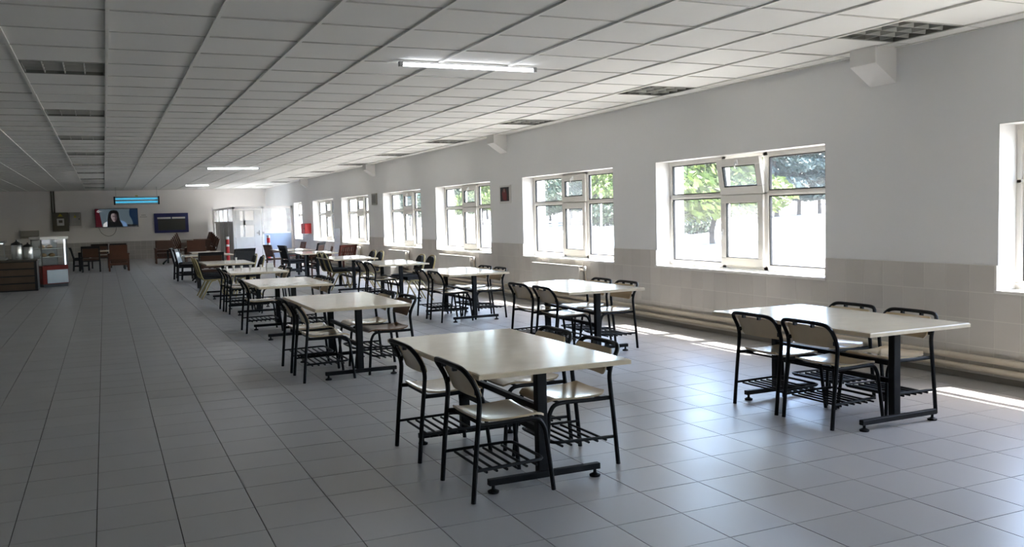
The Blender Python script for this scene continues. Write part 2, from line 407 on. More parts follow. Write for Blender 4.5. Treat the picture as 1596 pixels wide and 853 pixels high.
# beam ends under the ceiling
for n, (ya, lab) in enumerate(((6.46, 'between the first two windows away from the TV wall'), (15.72, 'above the red framed photo'), (24.87, 'above the grey framed picture'), (34.1, 'above the red hose box'))):
    o = MB().prism([(W, H+.1), (6.81, H+.1), (6.81, 2.955), (W, 2.77)], 1, ya, ya+.33).build('trim_%d' % (n+1), 'white_plaster', bevel=.006)
    tag(o, 'white sloped beam end on the window wall '+lab, 'beam end', kind='structure')

# ------------------------------------------------------------------ windows
def frame_ring(mb, y0, y1, z0, z1, w, xa, xb):
    mb.box((xa, y0, z0), (xb, y1, z0+w)).box((xa, y0, z1-w), (xb, y1, z1)).box((xa, y0, z0+w), (xb, y0+w, z1-w)).box((xa, y1-w, z0+w), (xb, y1, z1-w)); return mb
def make_window(root, y0, wd, tilt):
    """frame face .225 behind the inner wall face; y measured from the window's edge away from the TV wall"""
    xa, xb = .225, .295; hb = SILL+.005
    f = MB(); frame_ring(f, y0, y0+wd, hb, HEAD, .052, xa, xb)
    f.box((xa, y0+1.19, hb), (xb, y0+1.27, HEAD)).box((xa, y0+1.99, hb), (xb, y0+2.07, HEAD)).box((xa, y0, 1.75), (xb, y0+wd, 1.785))
    f.build('frame', 'pvc', root, bevel=.005)
    for a, b in ((.052, 1.19), (2.07, wd-.052)):
        for z0, z1 in ((hb+.052, 1.75), (1.785, HEAD-.052)):
            g = MB(); frame_ring(g, y0+a, y0+b, z0, z1, .016, xa+.012, xa+.05); bead = g.build('glazing_bead', 'pvc', root)
            g = MB(); frame_ring(g, y0+a+.014, y0+b-.014, z0+.014, z1-.014, .013, xa+.012, xa+.046); g.build('gasket_shade', 'gasket_shade', bead)  # seal made wide and deep to draw the jamb's shadow beside the pane
            MB().box((xa+.033, y0+a+.015, z0+.015), (xa+.039, y0+b-.015, z1-.015)).build('pane', 'glass', root)
    # side-hung sash in the middle
    sx = MB(); frame_ring(sx, y0+1.245, y0+2.065, hb+.04, 1.762, .10, xa-.03, xa+.03); sash = sx.build('sash', 'pvc', root, bevel=.006)
    g = MB(); frame_ring(g, y0+1.325, y0+1.975, hb+.13, 1.672, .018, xa-.022, xa+.02); g.build('gasket_shade', 'gasket_shade', sash)
    MB().box((xa, y0+1.33, hb+.135), (xa+.006, y0+1.97, 1.667)).build('pane', 'dusty_glass', sash)
    MB().box((xa-.038, y0+2.01, 1.24), (xa-.028, y0+2.045, 1.33)).tube([(xa-.035, y0+2.03, 1.30), (xa-.07, y0+2.03, 1.30), (xa-.075, y0+2.03, 1.28), (xa-.075, y0+2.03, 1.18)], .009, 6).build('handle', 'white_plastic', sash)
    for z in (1.0, 1.60): MB().tube([(xa-.035, y0+1.235, z), (xa-.035, y0+1.235, z+.09)], .012, 8).build('hinge', 'white_plastic', sash)
    # bottom-hung vent above it
    vm = MB(); frame_ring(vm, -.415, .415, 0, .455, .095, -.03, .03); vs_ = vm.build('vent_sash', 'pvc', root, bevel=.006)
    vs_.location = (xa, y0+1.65, 1.775); vs_.rotation_euler = (0, -tilt, 0)
    g = MB(); frame_ring(g, -.325, .325, .09, .365, .018, -.022, .02); g.build('gasket_shade', 'gasket_shade', vs_)
    MB().box((0, -.32, .095), (.006, .32, .36)).build('pane', 'dusty_glass', vs_)
    MB().box((-.05, -.02, .37), (-.03, .02, .43)).tube([(-.045, 0, .40), (-.075, 0, .39), (-.078, 0, .33)], .008, 6).build('latch', 'white_plastic', vs_)
    # sill slab and plaster reveals
    MB().box((-.03, y0-.015, SILL-.03), (.30, y0+wd+.015, SILL)).build('sill', 'marble', root, bevel=.004)
    MB().box((.29, y0-.03, SILL-.06), (TH+.04, y0+wd+.03, SILL-.028)).build('outer_sill', 'marble', root)
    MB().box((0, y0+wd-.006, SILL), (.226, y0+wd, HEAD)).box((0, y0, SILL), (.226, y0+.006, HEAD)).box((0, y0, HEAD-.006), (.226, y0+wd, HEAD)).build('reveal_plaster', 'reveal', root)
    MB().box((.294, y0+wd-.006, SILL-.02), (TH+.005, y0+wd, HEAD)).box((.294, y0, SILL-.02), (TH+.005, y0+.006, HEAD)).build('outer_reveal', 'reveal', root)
for n, (a, b) in enumerate(WINS):
    k = len(WINS)-n
    t = thing('window_%d' % (n+1), 'white plastic three-part window, %sclosest to the entrance booth, top vent %s' % (ORD[k], 'tilted open' if n == 2 else 'shut'), 'window', (W, 0, 0), kind='structure')
    make_window(t, a, b-a, math.radians(9) if n == 2 else 0)
t = thing('window_9', 'narrow white plastic window between the entrance booth and red box', 'window', (W, 0, 0), kind='structure')
f = MB(); frame_ring(f, W0[0], W0[1], SILL, HEAD, .07, .2, .27); f.box((.2, W0[0]+.74, SILL), (.27, W0[0]+.82, HEAD)).box((.2, W0[0], 1.74), (.27, W0[1], 1.81)).build('frame', 'pvc', t)
for a, b in ((.07, .74), (.82, 1.49)):
    for z0, z1 in ((SILL+.07, 1.74), (1.81, HEAD-.07)): MB().box((.23, W0[0]+a, z0), (.236, W0[0]+b, z1)).build('pane', 'glass', t)
MB().box((-.03, W0[0]-.02, SILL-.03), (.27, W0[1]+.02, SILL)).build('sill', 'marble', t)

# daylight portals guide sampling through the openings; they give off nothing themselves
for a, b in WINS:
    ld = bpy.data.lights.new('portal', 'AREA'); ld.shape = 'RECTANGLE'; ld.size = b-a; ld.size_y = HEAD-SILL; ld.cycles.is_portal = True
    lo = bpy.data.objects.new('portal', ld); col.objects.link(lo); lo.location = (W+TH+.03, (a+b)/2, (SILL+HEAD)/2)
    lo.rotation_euler = (Matrix(((0, 0, 1), (1, 0, 0), (0, 1, 0)))).to_euler()

# ------------------------------------------------------------------ entrance booth in the far corner
BX, BY, BH = 4.70, 37.4, 2.17
booth = thing('door_1', 'white aluminium and glass entrance booth with a half-glazed door', 'entrance booth', (0, 0, 0), kind='structure')
f = MB()
for x in (BX, 5.83, W-.09): f.box((x, BY-.03, 0), (x+.08, BY+.03, BH))
f.box((BX, BY-.03, BH-.09), (W-.01, BY+.03, BH)).box((5.83, BY-.03, 1.06), (W-.01, BY+.03, 1.12)).box((5.83, BY-.03, 0), (W-.01, BY+.03, .07))
for y in (BY+1.6, BY+3.2, BY+4.8): f.box((BX, y, 0), (BX+.06, y+.06, BH))
f.box((BX, BY, BH-.08), (BX+.06, D-.015, BH)).box((BX, BY, 1.52), (BX+.06, D-.015, 1.58)).box((BX, BY, 0), (BX+.06, D-.015, .06)).box((BX, D-.07, 0), (BX+.06, D-.015, BH))
f.build('booth_frame', 'booth_white', booth)
for k in range(4):
    y = BY+.06+k*1.6; y2 = min(y+1.54, D-.07)
    MB().box((BX+.022, y, .06), (BX+.038, y2, 1.52)).build('side_panel', 'booth_panel', booth)
    MB().box((BX+.027, y, 1.58), (BX+.033, y2, BH-.08)).build('side_pane', 'booth_glass', booth)
    for q in (1, 2): MB().box((BX+.02, y+q*.51, .06), (BX+.042, y+q*.51+.02, 1.52)).build('panel_rib', 'booth_panel', booth)
MB().box((5.91, BY-.01, .07), (W-.09, BY+.01, 1.06)).build('lower_panel', 'booth_blue', booth)
MB().box((5.91, BY-.004, 1.12), (W-.09, BY+.004, BH-.09)).build('front_pane', 'booth_glass', booth)
leaf = MB().box((4.80, BY-.045, .02), (4.98, BY+.005, 2.05)).box((5.52, BY-.045, .02), (5.80, BY+.005, 2.05)).box((4.98, BY-.045, .02), (5.52, BY+.005, .95)).box((4.98, BY-.045, 2.0), (5.52, BY+.005, 2.05)).box((4.98, BY-.045, 1.42), (5.52, BY+.005, 1.62)).box((5.10, BY-.045, .95), (5.18, BY+.005, 2.0)).build('door_leaf', 'booth_white', booth, bevel=.004)
for z0, z1 in ((.95, 1.42), (1.62, 2.0)):
    for x0, x1 in ((4.98, 5.10), (5.18, 5.52)): MB().box((x0, BY-.025, z0), (x1, BY-.019, z1)).build('pane', 'glass', leaf)
MB().box((5.70, BY-.06, 1.0), (5.735, BY-.045, 1.2)).tube([(5.718, BY-.06, 1.1), (5.718, BY-.1, 1.1), (5.60, BY-.1, 1.1)], .012, 6).build('handle', 'aluminium', leaf)
# assumed glazed outside doors in the booth, opening sized to light it
t = thing('door_2', 'glazed double street door in the window wall inside the booth', 'door', (W, 0, 0), kind='structure')
f = MB()
for k in range(5):
    y = EXIT[0]+k*(EXIT[1]-EXIT[0]-.08)/4; f.box((.2, y, 0), (.27, y+.08, EXIT[2]))
f.box((.2, EXIT[0], EXIT[2]-.08), (.27, EXIT[1], EXIT[2])).box((.2, EXIT[0], 0), (.27, EXIT[1], .1)).build('frame', 'pvc', t)
for k in range(4):
    y = EXIT[0]+k*(EXIT[1]-EXIT[0]-.08)/4+.08; MB().box((.232, y, .1), (.238, EXIT[0]+(k+1)*(EXIT[1]-EXIT[0]-.08)/4, EXIT[2]-.08)).build('pane', 'glass', t)

# ------------------------------------------------------------------ furniture: plywood chairs on black steel tube
def make_chair(wood='ply'):
    t = thing('dining_chair', 'x', 'chair')
    half = [(0, .25, 0), (.025, .25, .28), (.048, .25, .50), (.052, .25, .575), (.038, .249, .635), (.012, .249, .688), (-.010, .243, .722), (-.027, .218, .747), (-.036, .175, .757), (-.038, .08, .759)]
    path = half+[(x, -y, z) for x, y, z in half[::-1]]
    MB().tube(smooth_path(path, 4), .0148, 8).build('rear_frame', 'black_metal', t, smooth=True)
    for s in (1, -1):
        p = [(.042, .235*s, .428), (.2, .222*s, .425), (.36, .218*s, .428), (.43, .218*s, .415), (.462, .22*s, .37), (.472, .222*s, .32), (.490, .232*s, .15), (.505, .24*s, 0)]
        MB().tube(smooth_path(p, 4), .0138, 8).build('front_leg', 'black_metal', t, smooth=True)
    for x, y in ((.38, .218), (.09, .228)): MB().tube([(x, -y, .423), (x, y, .423)], .009, 6).build('seat_support', 'black_metal', t, smooth=True)
    def seat(u, v):
        x = .055+.425*u; wy = .212
        c = min(1, min(u, 1-u)/.12); wy *= .86+.14*math.sqrt(max(0, 1-(1-c)**2))
        y = wy*(2*v-1); z = .446-.010*math.sin(PI*min(1, u*1.2))-.02*max(0, (u-.86)/.14)**2+.012*max(0, (.15-u)/.15)**2+.006*(2*v-1)**2
        return (x, y, z), (0, 0, 1)
    MB().sheet(seat, 14, 8, .013).build('seat', wood, t, smooth=True)
    def back(u, v):
        z = .575+.158*u; k = max(0, (z-.585)/.165); x = .055-.072*k**1.25
        c = min(1, min(u*1.1, (1-u))/.30); wy = .226*(.90+.10*math.sqrt(max(0, 1-(1-c)**2)))
        y = wy*(2*v-1); x -= .016*(1-(2*v-1)**2)
        return (x+.020, y, z), (1, 0, .45*k)
    b = MB().sheet(back, 10, 10, .012).build('backrest', wood, t, smooth=True)
    for y, z, x in ((.235, .62, .045), (-.235, .62, .045), (.09, .742, -.03), (-.09, .742, -.03)):
        MB().box((x-.012, y-.010, z-.018), (x+.014, y+.010, z+.012)).build('clip', 'black_metal', b)
    rp = [(.012, .243, .178), (.2, .238, .182), (.38, .232, .186), (.43, .222, .187), (.452, .19, .188), (.455, .1, .188)]
    rp = rp+[(x, -y, z) for x, y, z in rp[::-1]]
    rk = MB().tube(smooth_path(rp, 3), .010, 6).build('rack_frame', 'black_metal', t, smooth=True)
    for k in range(6):
        x = .085+k*.062; MB().tube([(x, -.25, .165), (x, .25, .165)], .008, 6).build('rack_bar', 'black_metal', rk)
    return t
def make_table():
    t = thing('dining_table', 'x', 'table')
    top = MB().box((-.48, -.86, .707), (.48, .86, .729)).build('tabletop', 'laminate', t, bevel=.005)
    e = MB(); e.box((-.484, -.864, .700), (.484, -.855, .724)).box((-.484, .855, .700), (.484, .864, .724)).box((-.484, -.855, .700), (-.475, .855, .724)).box((.475, -.855, .700), (.484, .855, .724)).build('edge_band', 'laminate_edge', top)
    for s in (-1, 1):
        MB().box((-.033, s*.625-.028, .05), (.033, s*.625+.028, .69)).build('column', 'black_metal', t, bevel=.006)
        fb = MB().box((-.365, s*.625-.062, .045), (.365, s*.625-.022, .082)).build('foot_bar', 'black_metal', t, bevel=.004)
        for q in (-.335, .335):
            MB().lathe([(.032, 0), (.034, .012), (.018, .020), (.010, .024), (.010, .046)], (q, s*.625-.042, 0), 14).build('levelling_foot', 'black_metal', fb, smooth=True)
        MB().box((-.30, s*.625-.02, .683), (.30, s*.625+.02, .701)).build('top_bracket', 'black_metal', t)
    for z in (.445, .315): MB().box((-.018, -.60, z-.018), (.018, .60, z+.018)).build('stretcher', 'black_metal', t, bevel=.003)
    return t
def make_banquet():
    t = thing('banquet_chair', 'x', 'chair')
    # gold tube: back hoop that bends forward into the seat rails and down into the front legs
    half = [(.535, .228, 0), (.50, .222, .14), (.462, .217, .30), (.43, .215, .375), (.36, .215, .402), (.2, .215, .398), (.07, .215, .395), (.025, .215, .43), (.0, .215, .50), (-.04, .213, .64), (-.075, .195, .76), (-.098, .14, .825), (-.105, .05, .842)]
    MB().tube(smooth_path(half+[(x, -y, z) for x, y, z in half[::-1]], 4), .015, 8).build('tube_frame', 'gold', t, smooth=True)
    for s in (1, -1):
        p = [(.28, .213*s, .388), (.22, .213*s, .376), (.175, .213*s, .335), (.09, .216*s, .18), (-.01, .222*s, 0)]
        MB().tube(smooth_path(p, 4), .014, 8).build('rear_leg', 'gold', t, smooth=True)
    MB().tube([(.40, -.215, .39), (.40, .215, .39)], .012, 8).build('cross_rail', 'gold', t, smooth=True)
    def seat(u, v):
        c = min(1, min(u, 1-u, v, 1-v)/.1); return (.045+.44*u, .225*(2*v-1), .438+.012*c), (0, 0, 1)
    MB().sheet(seat, 12, 12, .055).build('seat_pad', 'black_fabric', t, smooth=True)
    def back(u, v):
        z = .47+.35*u; x = .022-.105*((z-.47)/.35); wy = .19*math.sqrt(max(.03, 1-max(0, (u-.45)/.58)**2.2)) if u > .45 else .19
        return (x+.014, wy*(2*v-1), z), (1, 0, .3)
    MB().sheet(back, 12, 8, .045).build('back_pad', 'black_fabric', t, smooth=True)
    return t
TABLES = {  # name: (x, y, row, rank from the end away from the TV wall)
    'L1': (2.295, 5.335, 0, 0), 'L2': (2.285, 9.45, 0, 1), 'L3': (2.28, 12.83, 0, 2), 'L4': (2.35, 16.35, 0, 3), 'L5': (2.33, 19.98, 0, 4),
    'R1': (5.15, 5.335, 1, 0), 'R2': (5.03, 9.42, 1, 1), 'R3': (5.04, 13.15, 1, 2), 'R4': (5.0, 16.7, 1, 3), 'R5': (4.88, 19.72, 1, 4), 'R6': (4.95, 23.65, 1, 5)}
RANK = ['farthest', 'second farthest', 'third farthest', 'fourth farthest', 'fifth farthest', 'sixth farthest']
ROW = ['aisle-row', 'window-row']
tb, tu = make_table(), []
for k, (x, y, r, n) in TABLES.items():
    place(tb, tu, (x, y, 0), 0, 'cream laminate table on black pedestals, %s table %s from the TV wall' % (ROW[r], RANK[n]))
ch, cu = make_chair(), []; bq, bu = make_banquet(), []
def chair_label(kind, k, side, end):
    x, y, r, n = TABLES[k]
    return '%s on %s side, %s TV wall, of %s table %s from it' % (kind, 'window' if side > 0 else 'counter', 'nearer' if end > 0 else 'farther from', ROW[r], RANK[n])
PLY = 'plywood chair'; GOLD = 'gold-framed chair'
def seat_at(k, side, end, dx=.51, dy=.31, rot=0, gold=False, ox=0, oy=0):
    x, y, r, n = TABLES[k]
    px_ = x+side*dx+ox; py_ = y-.235+dy*(1 if end > 0 else -1)*1.0+oy+.235*0
    rz = (0 if side < 0 else PI)+rot
    if gold: return place(bq, bu, (px_, py_, 0), rz, chair_label(GOLD, k, side, end))
    return place(ch, cu, (px_, py_, 0), rz, chair_label(PLY, k, side, end))
# first aisle table and first window table: places read off the floor tiles
seat_at('L1', -1, -1, .51, oy=.31-.31); seat_at('L1', -1, 1, .51, oy=.31); seat_at('L1', 1, -1, .595, oy=.285); seat_at('L1', 1, 1, .60, oy=.30)
seat_at('R1', -1, -1, .51, oy=.255); seat_at('R1', -1, 1, .52, oy=.205); seat_at('R1', 1, -1, .55, oy=.28); seat_at('R1', 1, 1, .55, oy=.26)
READ = {('L2', -1, -1): (.585, .075), ('L2', -1, 1): (.585, .125), ('L3', -1, 1): (.52, .395), ('L4', -1, -1): (.47, .395), ('L4', -1, 1): (.50, .385)}
for k in ('L2', 'R2', 'R3', 'L3', 'L4'):
    for s in (-1, 1):
        for e in (-1, 1):
            if (k, s, e) in (('L2', 1, -1), ('L3', -1, -1)): continue
            if (k, s, e) in READ: seat_at(k, s, e, READ[k, s, e][0], oy=READ[k, s, e][1]); continue
            seat_at(k, s, e, .53 if s < 0 else .56, oy=.22+random.uniform(-.04, .04), rot=random.uniform(-.05, .05))
for e in (-1, 1):
    seat_at('R4', -1, e, .53, oy=.2); seat_at('R4', 1, e, .60, gold=True, oy=.1)
    seat_at('R5', -1, e, .36, gold=True, oy=.75 if e < 0 else .65); seat_at('R5', 1, e, .66, gold=True, oy=.35)
    seat_at('L5', -1, e, .56, gold=True, oy=.22 if e < 0 else .22); seat_at('L5', 1, e, .66, gold=True, oy=.35 if e < 0 else .75)
bch = make_chair('ply_brown'); bch.name = 'dining_chair'
x, y, r, n = TABLES['L2']; bch.location = (x+.59, y-.36, 0); bch.rotation_euler = (0, 0, PI+.04)
bch['label'] = 'dark brown plywood chair at the aisle-row table second farthest from the TV wall'

# ------------------------------------------------------------------ assorted chairs at the far end
def make_panel_chair(frame='wood_black', panel='leather_brown', arms=False, w=.27, h=.87, seat=None):
    t = thing('upholstered_chair', 'x', 'chair')
    for s in (1, -1):
        MB().prism([(-.03, 0), (.02, 0), (.05, .42), (-.05, h), (-.10, h), (0, .42)], 1, s*w-.022, s*w+.022).build('rear_leg', frame, t, bevel=.004)
        MB().box((.46, s*w-.024, 0), (.51, s*w+.024, .62 if arms else .40)).build('front_leg', frame, t, bevel=.004)
        MB().box((.0, s*w-.015, .15), (.47, s*w+.015, .19)).build('side_stretcher', frame, t)
        if arms: MB().box((-.02, s*w-.032, .61), (.54, s*w+.032, .645)).build('armrest', frame, t, bevel=.006)
    MB().prism([(-.055, h-.07), (-.09, h+.01), (-.125, h+.01), (-.09, h-.07)], 1, -w-.02, w+.02).build('top_rail', frame, t, bevel=.005)
    MB().prism([(.03, .50), (-.055, h-.07), (-.088, h-.07), (-.005, .50)], 1, -w+.025, w-.025).build('back_panel', panel, t, bevel=.01)
    MB().box((0, -w, .36), (.5, w, .405)).build('seat_rail', frame, t)
    MB().box((.02, -w+.012, .405), (.515, w-.012, .465)).build('seat_pad', seat or panel, t, bevel=.02)
    return t
def make_slat_chair(frame='wood_red', w=.3, h=.84):
    t = thing('slatted_armchair', 'x', 'chair')
    for s in (1, -1):
        MB().prism([(-.03, 0), (.015, 0), (.04, .42), (-.06, h), (-.105, h), (-.005, .42)], 1, s*w-.02, s*w+.02).build('rear_leg', frame, t, bevel=.004)
        MB().box((.46, s*w-.02, 0), (.50, s*w+.02, .60)).build('front_leg', frame, t, bevel=.004)
        MB().box((-.01, s*w-.03, .60), (.53, s*w+.03, .63)).build('armrest', frame, t, bevel=.005)
    for z, x in ((h-.04, -.075), (.50, .01)): MB().box((x-.018, -w, z-.03), (x+.018, w, z+.04)).build('back_rail', frame, t)
    for k in range(8):
        y = -w+.05+k*(2*w-.1)/7; MB().prism([(.018, .5), (-.066, h-.04), (-.082, h-.04), (.002, .5)], 1, y-.022, y+.022).build('back_slat', frame, t)
    MB().box((0, -w, .38), (.5, w, .42)).build('seat', frame, t, bevel=.006)
    return t
def put(o, loc, rz, label): o.location = (*loc, 0) if len(loc) == 2 else loc; o.rotation_euler = (0, 0, rz); o['label'] = label; return o
put(make_panel_chair('wood_black', 'plastic_wrap', seat='wood_black'), (1.83, 26.2), -.28, 'black wooden chair with clear-wrapped grey back at counter end of far aisle table')
put(make_panel_chair('wood_black', 'wood_black'), (1.78, 27.15), -.2, 'all-black wooden chair behind the chair with clear-wrapped back')
put(make_panel_chair('wood_black', 'leather_brown'), (2.27, 22.35), PI/2, 'black-framed chair with brown padded back, facing the TV wall')
put(make_panel_chair('wood_black', 'black_fabric'), (3.30, 24.35), PI/2+.35, 'black high-backed chair facing the TV wall beside the gold-framed chairs')
put(make_slat_chair('wood_brown'), (4.62, 28.3), .2, 'brown slatted armchair standing before the blue booth panel')
put(make_panel_chair('wood_black', 'black_fabric', True, .29), (4.62, 25.75), .15, 'black armchair with a tall fabric back beside the cross-based table')
put(make_slat_chair('wood_red', .34), (6.05, 30.6), PI, 'reddish slatted armchair backing on the windows near the red box')
put(make_panel_chair('wood_black', 'leather_brown', True, .32), (5.95, 27.4), PI-.5, 'black-framed armchair with brown padded back near pale tiles')
put(make_slat_chair('wood_red', .3), (6.28, 25.3), PI/2+.5, 'reddish slatted armchair below the window next to radiator')
put(make_slat_chair('wood_brown', .3), (5.55, 24.3), PI-.2, 'brown slatted armchair drawn up to window-row table nearest the TV wall')
# square tables there
def make_cross_table(wx, wy, topm='laminate', h=.72):
    t = thing('square_table', 'x', 'table')
    MB().box((-wx, -wy, h-.025), (wx, wy, h)).build('tabletop', topm, t, bevel=.005)
    for sx in (-1, 1):
        MB().box((sx*wx*.25-.03, -.03, .05), (sx*wx*.25+.03, .03, h-.025)).build('column', 'black_metal', t)
        for sy in (-1, 1):
            p = [(sx*wx*.25, 0, .2), (sx*wx*.35, sy*wy*.25, .16), (sx*wx*.55, sy*wy*.55, .07), (sx*wx*.62, sy*wy*.66, .02)]
            MB().tube(smooth_path(p, 4), .022, 8).build('curved_foot', 'black_metal', t, smooth=True)
    return t
put(make_cross_table(.5, .85), (5.0, 26.7), 0, 'pale table on curved black feet, closest to the blue booth panel')
put(make_cross_table(.63, .6), (2.5, 25.3), 0, 'pale square table beside the chair with clear-wrapped back')
put(make_cross_table(.42, .6), (2.65, 27.6), 0, 'pale table between the far square table and stacked chairs')
# small things on tables
cup = MB().lathe([(.022, 0), (.024, .002), (.032, .085), (.033, .088), (.030, .086), (.022, .006)], (0, 0, 0), 14).mesh('paper_cup', 'cup_white', True)
for i, (x, y) in enumerate(((1.99, 17.0), (2.12, 17.08), (2.25, 16.98), (2.42, 17.06), (2.60, 17.02))):
    tag(inst('paper_cup', cup, (x, y, .729), scale=(.75, .75, .6)), 'small white paper cup standing on the aisle-row table fourth farthest from TV wall', 'cup', 'white paper cups on one aisle-row table')
o = MB().prism([(-.07, 0), (.07, 0), (.055, .09), (-.055, .09)], 1, -.05, .05).build('napkin_box', 'cup_white', bevel=.006); o.location = (2.72, 16.75, .729)
tag(o, 'white napkin box standing on the table with the paper cups', 'napkin box')
o = inst('paper_cup', cup, (2.62, 20.62, .729), scale=(.8, .8, .75)); tag(o, 'white cup standing alone on the aisle-row table fifth farthest from TV wall', 'cup')

# ------------------------------------------------------------------ lounge group below the blue board
def make_lounge(frame='wood_brown', w=.36):
    t = thing('wooden_armchair', 'x', 'armchair')
    for s in (1, -1):
        MB().box((-.02, s*w-.03, 0), (.05, s*w+.03, .58)).build('rear_leg', frame, t)
        MB().box((.52, s*w-.03, 0), (.59, s*w+.03, .58)).build('front_leg', frame, t)
        MB().box((-.06, s*w-.045, .56), (.62, s*w+.045, .61)).build('armrest', frame, t, bevel=.006)
        MB().box((.0, s*w-.02, .08), (.55, s*w+.02, .13)).build('side_rail', frame, t)
    MB().prism([(.06, .34), (-.10, .88), (-.20, .88), (-.04, .34)], 1, -w+.03, w-.03).build('back_cushion', 'leather_brown', t, bevel=.02)
    MB().prism([(-.10, .42), (-.20, .9), (-.24, .9), (-.14, .42)], 1, -w+.02, w-.02).build('back_board', frame, t)
    MB().box((0, -w+.03, .20), (.58, w-.03, .28)).build('seat_frame', frame, t)
    MB().box((.0, -w+.04, .28), (.60, w-.04, .42)).build('seat_cushion', 'leather_brown', t, bevel=.03)
    return t
lg, lu = make_lounge(), []
place(lg, lu, (2.16, 38.4, 0), -PI/2, 'brown wooden armchair facing the hall at the outer end below blue board')
place(lg, lu, (3.22, 37.1, 0), PI/2, 'brown armchair turned to the end wall beside the low table')
place(lg, lu, (3.62, 38.8, 0), -PI/2-.15, 'brown armchair facing the hall between the stacked chairs and the booth side')
low = make_cross_table(.5, .35, 'wood_brown', .58); put(low, (2.3, 36.9), 0, 'low brown wooden table in front of the lounge armchairs')
def stack_chair(frame='wood_brown', w=.27):
    t = thing('stacking_chair', 'x', 'chair')
    for s in (1, -1):
        MB().prism([(-.03, 0), (.01, 0), (.03, .42), (-.12, .86), (-.155, .86), (-.01, .42)], 1, s*w-.018, s*w+.018).build('rear_leg', frame, t)
        MB().box((.42, s*w-.018, 0), (.455, s*w+.018, .42)).build('front_leg', frame, t)
    MB().prism([(.01, .52), (-.11, .86), (-.135, .86), (-.015, .52)], 1, -w, w).build('backrest', 'wood_brown', t, bevel=.006)
    MB().box((0, -w, .40), (.46, w, .435)).build('seat', 'wood_brown', t, bevel=.006)
    return t
sk, su = stack_chair(), []
LEV = ['lowest', 'second', 'third', 'fourth', 'fifth', 'topmost']
for (x, y, rz, where) in ((2.62, 40.3, -.1, 'outer'), (4.28, 40.3, PI+.1, 'booth-side')):
    for k in range(6):
        place(sk, su, (x+math.cos(rz)*k*.055, y+math.sin(rz)*k*.055, k*.062), rz, 'dark brown wooden chair, %s chair of the %s stack below blue board' % (LEV[k], where))

# table with four chairs below the electrical boxes
tt = thing('wooden_table', 'dark wooden table between four chairs below the television', 'table', (-.1, 35.0, 0))
MB().box((-.8, -.55, .655), (.75, .55, .69)).build('tabletop', 'laminate', tt, bevel=.004)
for sx in (-.74, .69):
    for sy in (-.5, .5): MB().box((sx-.035, sy-.035, 0), (sx+.035, sy+.035, .655)).build('leg', 'wood_black', tt)
put(make_panel_chair('wood_black', 'leather_brown'), (-.47, 33.45), PI/2, 'black-framed chair with brown back facing the TV wall at wooden table')
put(make_lounge('wood_brown', .30), (.39, 33.3), PI/2, 'solid brown armchair facing the TV wall at the dark wooden table')
put(make_panel_chair('wood_dark', 'leather_brown'), (-.2, 36.6), -PI/2, 'dark brown chair against the TV wall side of the wooden table')
put(make_panel_chair('wood_black', 'black_fabric'), (.43, 36.55), -PI/2, 'black chair on the TV wall side of the wooden table')
put(make_panel_chair('wood_black', 'wood_black', False, .25, .82), (-1.05, 34.9), 0, 'black chair at the counter end of the dark wooden table')

# ------------------------------------------------------------------ serving counter and what stands on it
CY = 25.15
ct = thing('serving_counter', 'long dark wooden serving counter with horizontal boards', 'counter', (-4.2, CY, 0))
MB().box((-2.9, .03, 0), (2.58, .72, .74)).build('body', 'wood_black', ct)
for k in range(4): MB().box((-2.9, 0, .03+k*.18), (2.56, .03, .03+k*.18+.150)).build('board', 'counter_wood', ct, bevel=.005)
MB().box((2.56, -.005, 0), (2.62, .74, .745)).build('end_panel', 'wood_black', ct)
MB().box((-2.95, -.04, .745), (2.65, .76, .785)).build('worktop', 'counter_top', ct, bevel=.006)
z0 = .785
bm_ = thing('food_warmer', 'stainless steel food warmer with a curved glass guard on counter', 'food warmer', (-3.1, CY+.35, z0))
MB().box((-.95, -.28, 0), (.85, .28, .06)).build('steel_base', 'steel', bm_, bevel=.005)
for x in (-.93, -.05, .81): MB().box((x, -.26, .06), (x+.03, -.23, .42)).build('post', 'steel', bm_)
MB().box((-.95, -.27, .06), (.84, -.262, .40)).build('front_glass', 'clear_glass', bm_)
MB().prism([(-.30, .42), (.25, .44), (.25, .47), (-.30, .45)], 0, -.97, .87).build('top_shelf', 'steel', bm_)
for x in (-.6, -.1, .4): MB().box((x-.2, -.2, .06), (x+.2, .2, .14)).build('food_pan', 'tray_black', bm_)
MB().box((-.9, -.12, .40), (.8, -.08, .415)).build('warming_lamp', 'led_strip', bm_)
def urn(x, y, s, lab):
    u = thing('tea_urn', lab, 'urn', (x, y, z0))
    MB().lathe([(.12*s, 0), (.13*s, .02*s), (.13*s, .34*s), (.12*s, .36*s)], (0, 0, 0), 20).build('body', 'steel', u, smooth=True)
    MB().lathe([(.135*s, .36*s), (.12*s, .40*s), (.04*s, .44*s), (.015*s, .46*s), (.02*s, .49*s)], (0, 0, 0), 20).build('lid', 'tray_black', u, smooth=True)
    MB().tube([(0, -.12*s, .06*s), (0, -.18*s, .06*s), (0, -.19*s, .03*s)], .012, 6).build('tap', 'steel', u, smooth=True)
urn(-2.02, CY+.35, 1.0, 'large steel tea urn on the counter beside the food warmer')
urn(-1.78, CY+.40, .85, 'smaller steel tea urn at the end of the counter by display fridge')
fr = thing('display_fridge', 'glass display fridge with red base beside the serving counter', 'display fridge', (-1.36, 26.65, 0), .42)
MB().box((-.30, -.31, 0), (.30, .31, .08)).build('plinth', 'tray_black', fr)
MB().box((-.33, -.34, .08), (.33, .34, .56)).build('base', 'fridge_red', fr, bevel=.01)
vp = MB().box((-.22, -.352, .10), (.31, -.338, .45)).build('vent_panel', 'vent_panel', fr)
for k in range(8): MB().box((-.20, -.358, .125+k*.038), (.29, -.350, .137+k*.038)).build('vent_slat', 'metal_grey', vp)
